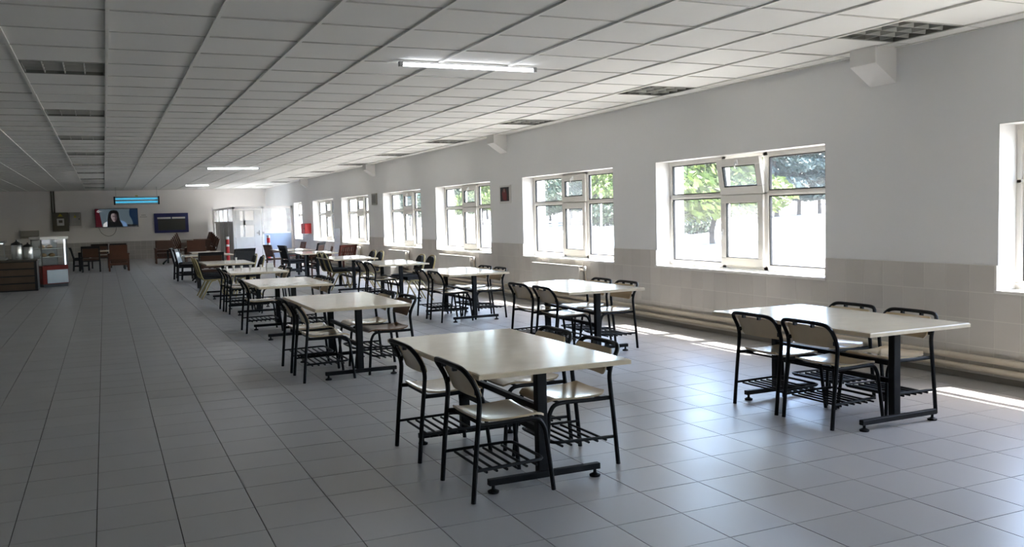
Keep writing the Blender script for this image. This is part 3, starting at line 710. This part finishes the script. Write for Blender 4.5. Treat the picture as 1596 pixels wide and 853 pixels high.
for sx in (-1, 1):
    for sy in (-1, 1): MB().box((sx*.32-.012, sy*.33-.012, .56), (sx*.32+.012, sy*.33+.012, 1.25)).build('corner_post', 'tray_black', fr)
MB().box((-.315, -.334, .56), (.315, -.328, 1.25)).build('front_glass', 'clear_glass', fr)
for s in (-1, 1): MB().box((s*.322-.003, -.32, .56), (s*.322+.003, .32, 1.25)).build('side_glass', 'clear_glass', fr)
MB().box((-.31, .31, .56), (.31, .33, 1.25)).build('back_panel', 'fridge_back', fr)
for z in (.78, 1.0):
    sh = MB().box((-.30, -.28, z), (.22, .30, z+.012)).build('shelf', 'shelf_glass', fr)
MB().box((.255, -.322, .57), (.285, -.30, 1.24)).build('light_strip', 'led_strip', fr)
MB().box((-.36, -.36, 1.25), (.36, .36, 1.32)).build('top', 'white_plastic', fr, bevel=.008)
dish = MB().lathe([(.05, 0), (.085, .03), (.07, .07), (.03, .09), (.005, .095)], (0, 0, 0), 12).mesh('pastry', 'food_tan', True)
for k, (x, y, z) in enumerate(((-.18, 0, 1.012), (.02, .05, 1.012), (-.15, .0, .792), (.06, 0, .792))):
    q = Matrix.Rotation(.42, 3, 'Z') @ Vector((x, y, 0))
    tag(inst('pastry', dish, (-1.36+q.x, 26.65+q.y, z)), 'small tan pastry on a glass shelf of the display fridge', 'pastry', 'pastries in the display fridge')

# ------------------------------------------------------------------ on the far wall
FY = D-.012
def wallbox(name, lab, cat, x0, x1, z0, z1, dp, m, y=D-.022):
    t = thing(name, lab, cat, ((x0+x1)/2, y, (z0+z1)/2)); a, b = (x1-x0)/2, (z1-z0)/2
    MB().box((-a, -dp, -b), (a, 0, b)).build('body', m, t, bevel=.008)
    return t, a, b, dp
t, a, b, dp = wallbox('electrical_cabinet', 'brown electrical cabinet with white notice and yellow warning mark on end wall', 'electrical cabinet', -2.06, -1.42, 1.35, 2.17, .14, 'panel_brown')
MB().box((-a+.02, -dp-.012, -b+.02), (a-.02, -dp, b-.02)).build('door', 'panel_brown', t, bevel=.004)
MB().box((-.13, -dp-.015, -.16), (.15, -dp-.012, .15)).build('notice', 'paper', t); MB().box((-.06, -dp-.018, -.04), (.09, -dp-.015, .08)).build('notice_print', 'panel_brown', t)
MB().prism([(-.09, .24), (.11, .24), (.01, .37)], 1, -dp-.015, -dp-.012).build('warning_mark', 'yellow', t)
t, a, b, dp = wallbox('fuse_box', 'grey fuse box with a yellow warning mark beside the brown cabinet', 'fuse box', -1.39, -.93, 1.58, 2.17, .12, 'panel_grey')
MB().box((-a+.02, -dp-.012, -b+.02), (a-.02, -dp, b-.02)).build('door', 'panel_grey', t, bevel=.004)
MB().prism([(-.06, .06), (.06, .06), (0, .18)], 1, -dp-.015, -dp-.012).build('warning_mark', 'yellow', t); MB().box((.15, -dp-.02, -.03), (.18, -dp-.012, .03)).build('lock', 'tray_black', t)
cd = thing('cable_conduit', 'pair of vertical cable conduits from ceiling to brown cabinet', 'conduit', (-2.0, D-.03, 2.17))
for dx in (-.07, .03): MB().box((dx, -.025, 0), (dx+.05, .03, H-2.17)).build('conduit', 'panel_brown', cd)
t, a, b, dp = wallbox('wall_unit', 'grey box unit on the end wall above the display fridge', 'wall unit', -3.3, -2.6, 1.08, 1.42, .25, 'panel_grey')
MB().box((-a+.03, -dp-.01, -b+.04), (a-.03, -dp, -b+.10)).build('air_slot', 'louvre_dark', t)
# television
tv = thing('television', 'wide flat television showing a dark-haired woman in pale blue', 'television', (.53, D-.32, 1.88), .03)
tv.rotation_euler = (-.08, .0, .05)
MB().box((-.88, 0, -.42), (.88, .06, .42)).build('casing', 'tv_black', tv, bevel=.01)
scr = MB().box((-.86, -.004, -.385), (.86, 0, .40)).build('screen', 'tv_bg', tv)
def flat(pts, y, name, m): MB().prism(pts, 1, y-.002, y).build(name, m, scr)
flat([(-.86, -.385), (-.60, -.385), (-.66, .0), (-.72, .40), (-.86, .40)], -.005, 'red_curtain', 'tv_red')
flat([(.55, .40), (.86, .40), (.86, -.32), (.66, -.32), (.62, -.1), (.52, .1), (.52, .28)], -.005, 'blue_shape', 'tv_blue')
flat([(.40, -.385), (.86, -.385), (.86, -.30), (.40, -.30)], -.0052, 'dark_base', 'tv_hair')
flat([(-.58, -.385), (-.56, -.26), (-.44, -.16), (-.30, -.10), (.12, -.10), (.26, -.15), (.38, -.24), (.42, -.385)], -.0055, 'shirt', 'tv_shirt')
flat([(-.58, -.385), (-.56, -.26), (-.46, -.17), (-.40, -.16), (-.41, -.385)], -.0057, 'sleeve', 'tv_logo')
flat([(-.40, -.385), (-.39, -.15), (-.36, .10), (-.31, .26), (-.22, .345), (-.10, .365), (.02, .32), (.08, .22), (.10, .05), (.12, -.12), (.20, -.26), (.24, -.385)], -.0085, 'hair', 'tv_hair')
flat([(-.24, .12), (-.20, .19), (-.10, .21), (-.02, .16), (.005, .04), (-.01, -.06), (-.06, -.15), (-.11, -.18), (-.16, -.16), (-.21, -.07), (-.245, .03)], -.0115, 'face', 'tv_face')
flat([(-.10, .20), (-.02, .17), (.01, .04), (-.01, -.07), (-.06, -.15), (-.09, -.17), (-.085, 0)], -.0125, 'cheek_shade', 'tv_shade')
for x in (-.17, -.045): flat([(x, .06), (x+.08, .06), (x+.075, .085), (x+.01, .09)], -.0145, 'eye', 'tv_hair')
flat([(-.13, -.095), (-.04, -.09), (-.05, -.075), (-.12, -.075)], -.0145, 'mouth', 'tv_lip')
MB().tube([(-.74+.04*math.cos(k*PI/5), -.010, .30+.04*math.sin(k*PI/5)) for k in range(10)], .012, 6, True).build('channel_mark', 'tv_logo', scr)
flat([(-.67, .285), (-.62, .285), (-.62, .305), (-.67, .305)], -.0085, 'channel_mark', 'tv_logo')
MB().box((-.86, -.003, -.42), (.86, 0, -.40)).build('chin', 'metal_grey', tv)
MB().box((-.15, .05, -.12), (.15, .30, .12)).build('wall_bracket', 'tv_black', tv)
tag(MB().tube(smooth_path([(-.22, D-.02, 1.45), (-.12, D-.02, 1.22), (.1, D-.02, 1.08), (.32, D-.02, 1.12), (.45, D-.02, 1.28), (.5, D-.02, 1.5)], 5), .009, 6).build('cable', 'panel_brown', smooth=True), 'thin loose cable hanging in a loop below the television', 'cable')
# notice board
t, a, b, dp = wallbox('notice_board', 'blue-framed notice board with dark panel and two pale strips', 'notice board', 2.08, 3.55, 1.15, 2.04, .06, 'navy')
MB().box((-.58, -dp-.01, -.33), (.60, -dp, .18)).build('dark_panel', 'board_dark', t)
for x0, x1 in ((-.60, -.02), (.03, .60)): MB().box((x0, -dp-.012, .19), (x1, -dp, .27)).build('pale_strip', 'board_strip', t, bevel=.02)
wm = thing('wall_lettering', 'tiny dark lettering on the end wall between television and blue board', 'lettering', (1.64, D, 1.92))
for k in range(5): MB().box((-.09+k*.04, -.003, .05), (-.06+k*.04, 0, .07)).build('mark', 'panel_brown', wm)
for k in range(6): MB().box((-.14+k*.05, -.003, -.03), (-.105+k*.05, 0, -.01)).build('mark', 'panel_brown', wm)
# hanging insect lamp
t = thing('insect_lamp', 'hanging insect lamp with two glowing blue tubes above the television', 'insect lamp', (1.27, 40.0, 2.55))
MB().box((-.86, .0, -.17), (.86, .10, .17)).build('casing', 'aluminium', t, bevel=.006)
for s in (-1, 1): MB().box((s*.84-.03, -.05, -.17), (s*.84+.03, 0, .17)).build('end_cap', 'tray_black', t)
for z in (.075, -.06): MB().tube([(-.80, -.03, z), (.80, -.03, z)], .030, 10).build('tube', 'uv_tube', t, smooth=True)
MB().box((-.05, -.01, .17), (.05, .02, .21)).build('badge', 'yellow', t)
for x in (-.78, .78): MB().tube([(x, .05, .17), (x, .05, H-2.55)], .006, 5).build('hanging_wire', 'metal_grey', t)
# red and white posts
def post(x, y, lab):
    t = thing('barrier_post', lab, 'post', (x, y, 0))
    MB().lathe([(.17, 0), (.17, .03), (.05, .06)], (0, 0, 0), 16).build('base', 'tray_black', t)
    for k, (z0_, z1_, m) in enumerate(((.05, .28, 'red_paint'), (.28, .36, 'white_plastic'), (.36, .62, 'red_paint'), (.62, .70, 'white_plastic'), (.70, .90, 'red_paint'), (.90, 1.0, 'white_plastic'))):
        MB().lathe([(.065, z0_), (.065, z1_-.01), (.055, z1_)], (0, 0, 0), 14).build('red_band' if m == 'red_paint' else 'white_band', m, t, smooth=True)
post(4.33, 36.3, 'red and white banded post in front of the booth side panels')
post(5.92, 36.5, 'red and white banded post in front of the blue booth panel')
o = MB().lathe([(.10, 0), (.13, .10), (.15, .28), (.14, .30), (.10, .28)], (3.95, 36.6, 0), 14).build('waste_bin', 'wood_brown', smooth=True)
tag(o, 'small brown bin on the floor beside the banded post', 'bin')

# ------------------------------------------------------------------ on the window wall
t = thing('hose_box', 'red fire hose box on the window wall beside the narrow window', 'hose box', (W, 34.2, 1.24))
MB().box((-.24, -.36, -.18), (0, .36, .20)).build('body', 'red_paint', t, bevel=.01)
MB().box((-.25, -.34, -.16), (-.24, .34, .18)).build('door', 'red_paint', t); MB().box((-.265, -.30, -.02), (-.25, -.24, .04)).build('latch', 'tray_black', t)
MB().box((-.25, -.37, -.21), (0, .37, -.18)).build('base_strip', 'white_plastic', t)
t = thing('framed_photo', 'white-framed dark red photo hanging between two windows', 'picture', (W-.002, 15.84, 1.975), kind=None)
MB().box((-.02, -.26, -.175), (0, .26, .175)).build('frame', 'frame_white', t, bevel=.004)
ph = MB().box((-.023, -.19, -.13), (-.019, .21, .14)).build('photo', 'photo_dark', t)
MB().prism([(-.08, -.12), (.08, -.10), (.12, .03), (.04, .12), (-.05, .10), (-.10, .0)], 0, -.026, -.023).build('red_figure', 'photo_red', ph)
MB().prism([(-.03, .05), (.04, .04), (.05, .09), (.0, .12)], 0, -.028, -.026).build('pale_patch', 'photo_skin', ph)
t = thing('framed_picture', 'small grey framed picture hanging high between two windows', 'picture', (W-.002, 25.02, 2.12))
MB().box((-.03, -.25, -.16), (0, .25, .16)).build('frame', 'panel_grey', t); MB().box((-.033, -.19, -.12), (-.03, .19, .12)).build('photo', 'photo_grey', t)
# pale tiled patch
t = thing('tiled_panel', 'white tiled upright panel on the wall between two windows', 'tiled panel', (W-.033, 29.2, .30))
MB().box((-.006, 0, 0), (.0, .82, .98)).build('bed', 'grout_wall', t)
for i in range(4):
    for k in range(4): MB().box((-.014, i*.205+.004, k*.245+.004), (-.006, i*.205+.201, k*.245+.241)).build('tile', 'pale_tile', t)
# heating pipes
for z, nm in ((.205, 'upper'), (.115, 'lower')):
    t = thing('heating_pipe', '%s of two beige heating pipes along the foot of window wall' % nm, 'pipe', (W-.07, 0, z))
    MB().tube([(0, YB, 0), (0, 36.5, 0)], .028, 12).build('pipe', 'pipe_paint', t, smooth=True)
    y = .9
    while y < 36: MB().box((-.01, y-.008, -.032), (.036, y+.008, .032)).build('pipe_clip', 'pipe_paint', t); y += 1.85
# panel radiators
def radiator(y0, y1, lab):
    t = thing('radiator', lab, 'radiator', (W-.034, y0, 0)); L = y1-y0
    MB().box((-.115, 0, .30), (-.105, L, .72)).box((-.045, 0, .30), (-.035, L, .72)).build('panel', 'radiator', t, bevel=.004)
    g = MB()
    y = .01
    while y < L-.02: g.box((-.105, y, .32), (-.045, y+.004, .70)); y += .05
    g.build('fin', 'radiator', t)
    MB().box((-.118, 0, .718), (-.03, L, .728)).build('top_grille', 'radiator', t)
    for y in (.2, L-.2): MB().box((-.04, y, .35), (0, y+.03, .68)).build('wall_bracket', 'radiator', t)
    MB().tube(smooth_path([(-.075, 0, .66), (-.075, -.10, .66), (-.075, -.14, .63), (-.065, -.14, .4), (-.058, -.14, .205)], 4), .012, 8).build('feed_pipe', 'pipe_paint', t, smooth=True)
    MB().lathe([(.022, 0), (.026, .01), (.026, .06), (.02, .07)], (-.075, -.12, .66), 12).build('valve', 'white_plastic', t, smooth=True)
for y0, y1, n in ((12.7, 14.45, 6), (17.45, 19.35, 5), (21.9, 23.4, 4), (26.6, 28.2, 3)):
    radiator(y0, y1, 'white panel radiator under the window %sclosest to the entrance booth' % ORD[n-1])
tag(MB().box((W-.52, 22.0, 0), (W-.18, 22.7, .34)).build('storage_box', 'bin_grey', bevel=.02), 'grey plastic box on the floor by the wall pipes', 'box')

# ------------------------------------------------------------------ strip lights under the ceiling
def strip(x0, x1, y, lab):
    t = thing('strip_light', lab, 'ceiling light', ((x0+x1)/2, y, H-.004)); L = (x1-x0)/2
    MB().box((-L, -.022, -.014), (L, .022, 0)).build('batten', 'white_plastic', t)
    MB().tube([(-L+.02, 0, -.028), (L-.02, 0, -.028)], .018, 12).build('tube', 'tube_light', t, smooth=True)
    for s in (-1, 1): MB().box((s*L-.018, -.024, -.05), (s*L+.018, .024, -.002)).build('end_cap', 'metal_grey', t)
strip(2.70, 4.14, 8.45, 'lit white strip light over the tables, farthest from TV wall')
strip(2.68, 4.08, 26.3, 'lit white strip light on ceiling, middle one of three')
strip(3.05, 3.95, 38.3, 'short lit strip light on the ceiling closest to TV wall')

# ------------------------------------------------------------------ outside
def gz(x): return -.35 if x < 30 else (-.35+(x-30)*.0314 if x < 65 else .749+(x-65)*.055)
XS = [W+TH+.001, 12, 20, 30, 40, 50, 65, 90, 130, 200]; YS = [-60, -20, 10, 30, 60, 100, 150, 220, 320]
gm = MB()
gm.add([(x, y, gz(x)) for x in XS for y in YS], [(i*len(YS)+j, (i+1)*len(YS)+j, (i+1)*len(YS)+j+1, i*len(YS)+j+1) for i in range(len(XS)-1) for j in range(len(YS)-1)])
tag(gm.build('ground', 'ground'), 'pale dry sunlit ground outside the windows', 'ground', kind='structure')
def ground_hit(px_, py_):
    d = FWD+RGT*((px_-798)/FPX)-UPV*((py_-426.5)/FPX)
    t = 5.
    while t < 400:
        p = Vector((0, 0, EYE))+d*t
        if p.x > W+1 and p.z <= gz(p.x): return p.x, p.y
        t += .1
    return None
def leaf_cloud(n, blobs, size, rnd, droop=0):
    mb = MB()
    for _ in range(n):
        cx, cy, cz, rx, rz = rnd.choice(blobs)
        while True:
            v = Vector((rnd.uniform(-1, 1), rnd.uniform(-1, 1), rnd.uniform(-1, 1)))
            if .35 < v.length < 1: break
        c = Vector((cx+v.x*rx, cy+v.y*rx, cz+v.z*rz)); s = size*rnd.uniform(.6, 1.4)
        q = Vector((rnd.gauss(0, 1), rnd.gauss(0, 1), rnd.gauss(0, 1)-droop)).normalized(); u = q.orthogonal().normalized(); w = q.cross(u)
        mb.add([c-u*s, c+w*s*.45, c+u*s, c-w*s*.45], [(0, 1, 2, 3)])
    return mb
def make_tree(kind, seed):
    rnd = random.Random(seed); t = thing('tree', 'x', 'tree')
    if kind == 'broad':
        tr = MB().tube(smooth_path([(0, 0, -.2), (.05, -.05, .5), (-.08, -.1, 1.1), (-.25, -.25, 1.9), (-.3, -.3, 2.6)], 3), [.17]*1+[.12]*3+[.11]*3+[.10]*3+[.08]*3, 8)
        for k in range(5):
            a = k*1.26; tr.tube([(-.2, -.2, 1.4+k*.1), (.9*math.cos(a)-.2, .9*math.sin(a)-.2, 2.3), (1.8*math.cos(a), 1.8*math.sin(a), 3.0)], [.06, .04, .02], 6)
        tr.build('trunk', 'bark', t, smooth=True)
        blobs = [(1.9*math.cos(a), 1.9*math.sin(a), 1.95+rnd.uniform(-.35, .4), 1.4, .8) for a in [i*.7 for i in range(9)]]+[(0, 0, 2.9, 2.0, 1.1), (.8, .4, 3.6, 1.3, .9), (-.8, -.6, 3.4, 1.3, 1.0)]
        leaf_cloud(8500, blobs, .17, rnd).build('crown', 'leaf_lime' if seed % 2 else 'leaf_green', t)
    else:
        tr = MB().tube([(0, 0, -.3), (.1, 0, 2), (.15, .1, 5), (.1, .1, 9)], [.2, .16, .12, .04], 8)
        blobs = []
        for k in range(16):
            z = 1.7+k*.51; a = k*2.4; r = (3.0-(z-1.7)*.29); tip = (r*.7*math.cos(a), r*.7*math.sin(a), z+.2)
            tr.tube([(.12, .05, z), tip], [.06, .02], 5); blobs.append((tip[0]*.8, tip[1]*.8, z+.1, r*.55, .55))
        blobs.append((.1, .1, 9.3, .7, .8))
        tr.build('trunk', 'bark', t, smooth=True)
        leaf_cloud(8000, blobs, .24, rnd, .3).build('crown', 'leaf_pine', t)
    return t
def plant(proto, used, xy, s, rz, label, group):
    o = place(proto, used, (xy[0], xy[1], gz(xy[0])), rz, label, group); o.scale = (s, s, s); return o
b1, b1u = make_tree('broad', 1), []; b2, b2u = make_tree('broad', 2), []; pn, pnu = make_tree('pine', 3), []
plant(b1, b1u, ground_hit(1110.8, 380), 1.35, 2.1, 'yellow-green leafy tree with a leaning trunk close outside the window', 'leafy trees outside')
for i, (px_, py_, s) in enumerate(((933, 348, 1.5), (912, 345, 1.3), (752, 350, 1.5))):
    plant(b1, b1u, ground_hit(px_, py_), s, i*1.7, 'yellow-green leafy tree farther off among the pines', 'leafy trees among the pines')
for i, (px_, py_, s) in enumerate(((857, 349, 1.3), (887, 351, 1.3), (696, 351, 1.4), (640, 352, 1.4), (1095, 352, 1.4))):
    plant(b2, b2u, ground_hit(px_, py_), s, i*1.1, 'dull green leafy tree on the dry ground outside', 'dull green trees outside')
spots = [ground_hit(*q) for q in ((1211, 338), (1227, 337), (1245, 335), (1264, 334), (1278, 333), (1062, 341), (1150, 337), (842, 343), (890, 341), (950, 341), (700, 343), (760, 342), (1180, 334))]
for i in range(12): spots.append((82+random.uniform(-6, 8), 55+i*11+random.uniform(-3, 3)))
leafy = [o.location for o in col.objects if o.name.startswith('tree')]
kept = []
for xy in spots:
    if xy and all((xy[0]-q.x)**2+(xy[1]-q.y)**2 > 16 for q in leafy if q.x > 1) and all((xy[0]-q[0])**2+(xy[1]-q[1])**2 > 4 for q in kept): kept.append(xy)
for i, xy in enumerate(kept):
    plant(pn, pnu, xy, random.uniform(.95, 1.3), random.uniform(0, 6), 'tall blue-green pine in the grove beyond the dry ground', 'pines in the grove outside')
bsh = thing('bush', 'low green bush behind the leaning-trunk tree outside', 'bush'); rnd = random.Random(5)
leaf_cloud(1400, [(0, 0, .8, 1.1, .8), (.9, .5, .6, .8, .6), (-.8, -.3, .6, .8, .6)], .16, rnd).build('foliage', 'leaf_green', bsh)
MB().tube([(0, 0, -.2), (.1, 0, .9)], [.08, .03], 6).tube([(0, 0, -.1), (-.5, -.2, .7)], [.05, .02], 6).build('stem', 'bark', bsh)
q = ground_hit(1086, 364); bsh.location = (q[0], q[1], gz(q[0]))
b_2 = copy_tree(bsh); q = ground_hit(948, 352); b_2.location = (q[0], q[1], gz(q[0])); b_2.scale = (1.6, 1.6, 1.6); b_2['label'] = 'broad green bush beside the pale pole outside'
q = ground_hit(937.5, 358); tag(MB().tube([(q[0], q[1], gz(q[0])-.2), (q[0], q[1], gz(q[0])+3.2)], .09, 8).build('pole', 'concrete_out'), 'pale thin upright pole on the dry ground outside', 'pole')
q = ground_hit(858, 354.5); bn = thing('stone_bench', 'pale low stone bench under the trees outside', 'bench', (q[0], q[1], gz(q[0])), .5)
MB().box((-1.2, -.3, .5), (1.2, .3, .62)).build('slab', 'concrete_out', bn)
for s in (-.9, .9): MB().box((s-.12, -.25, -.2), (s+.12, .25, .5)).build('support', 'concrete_out', bn)
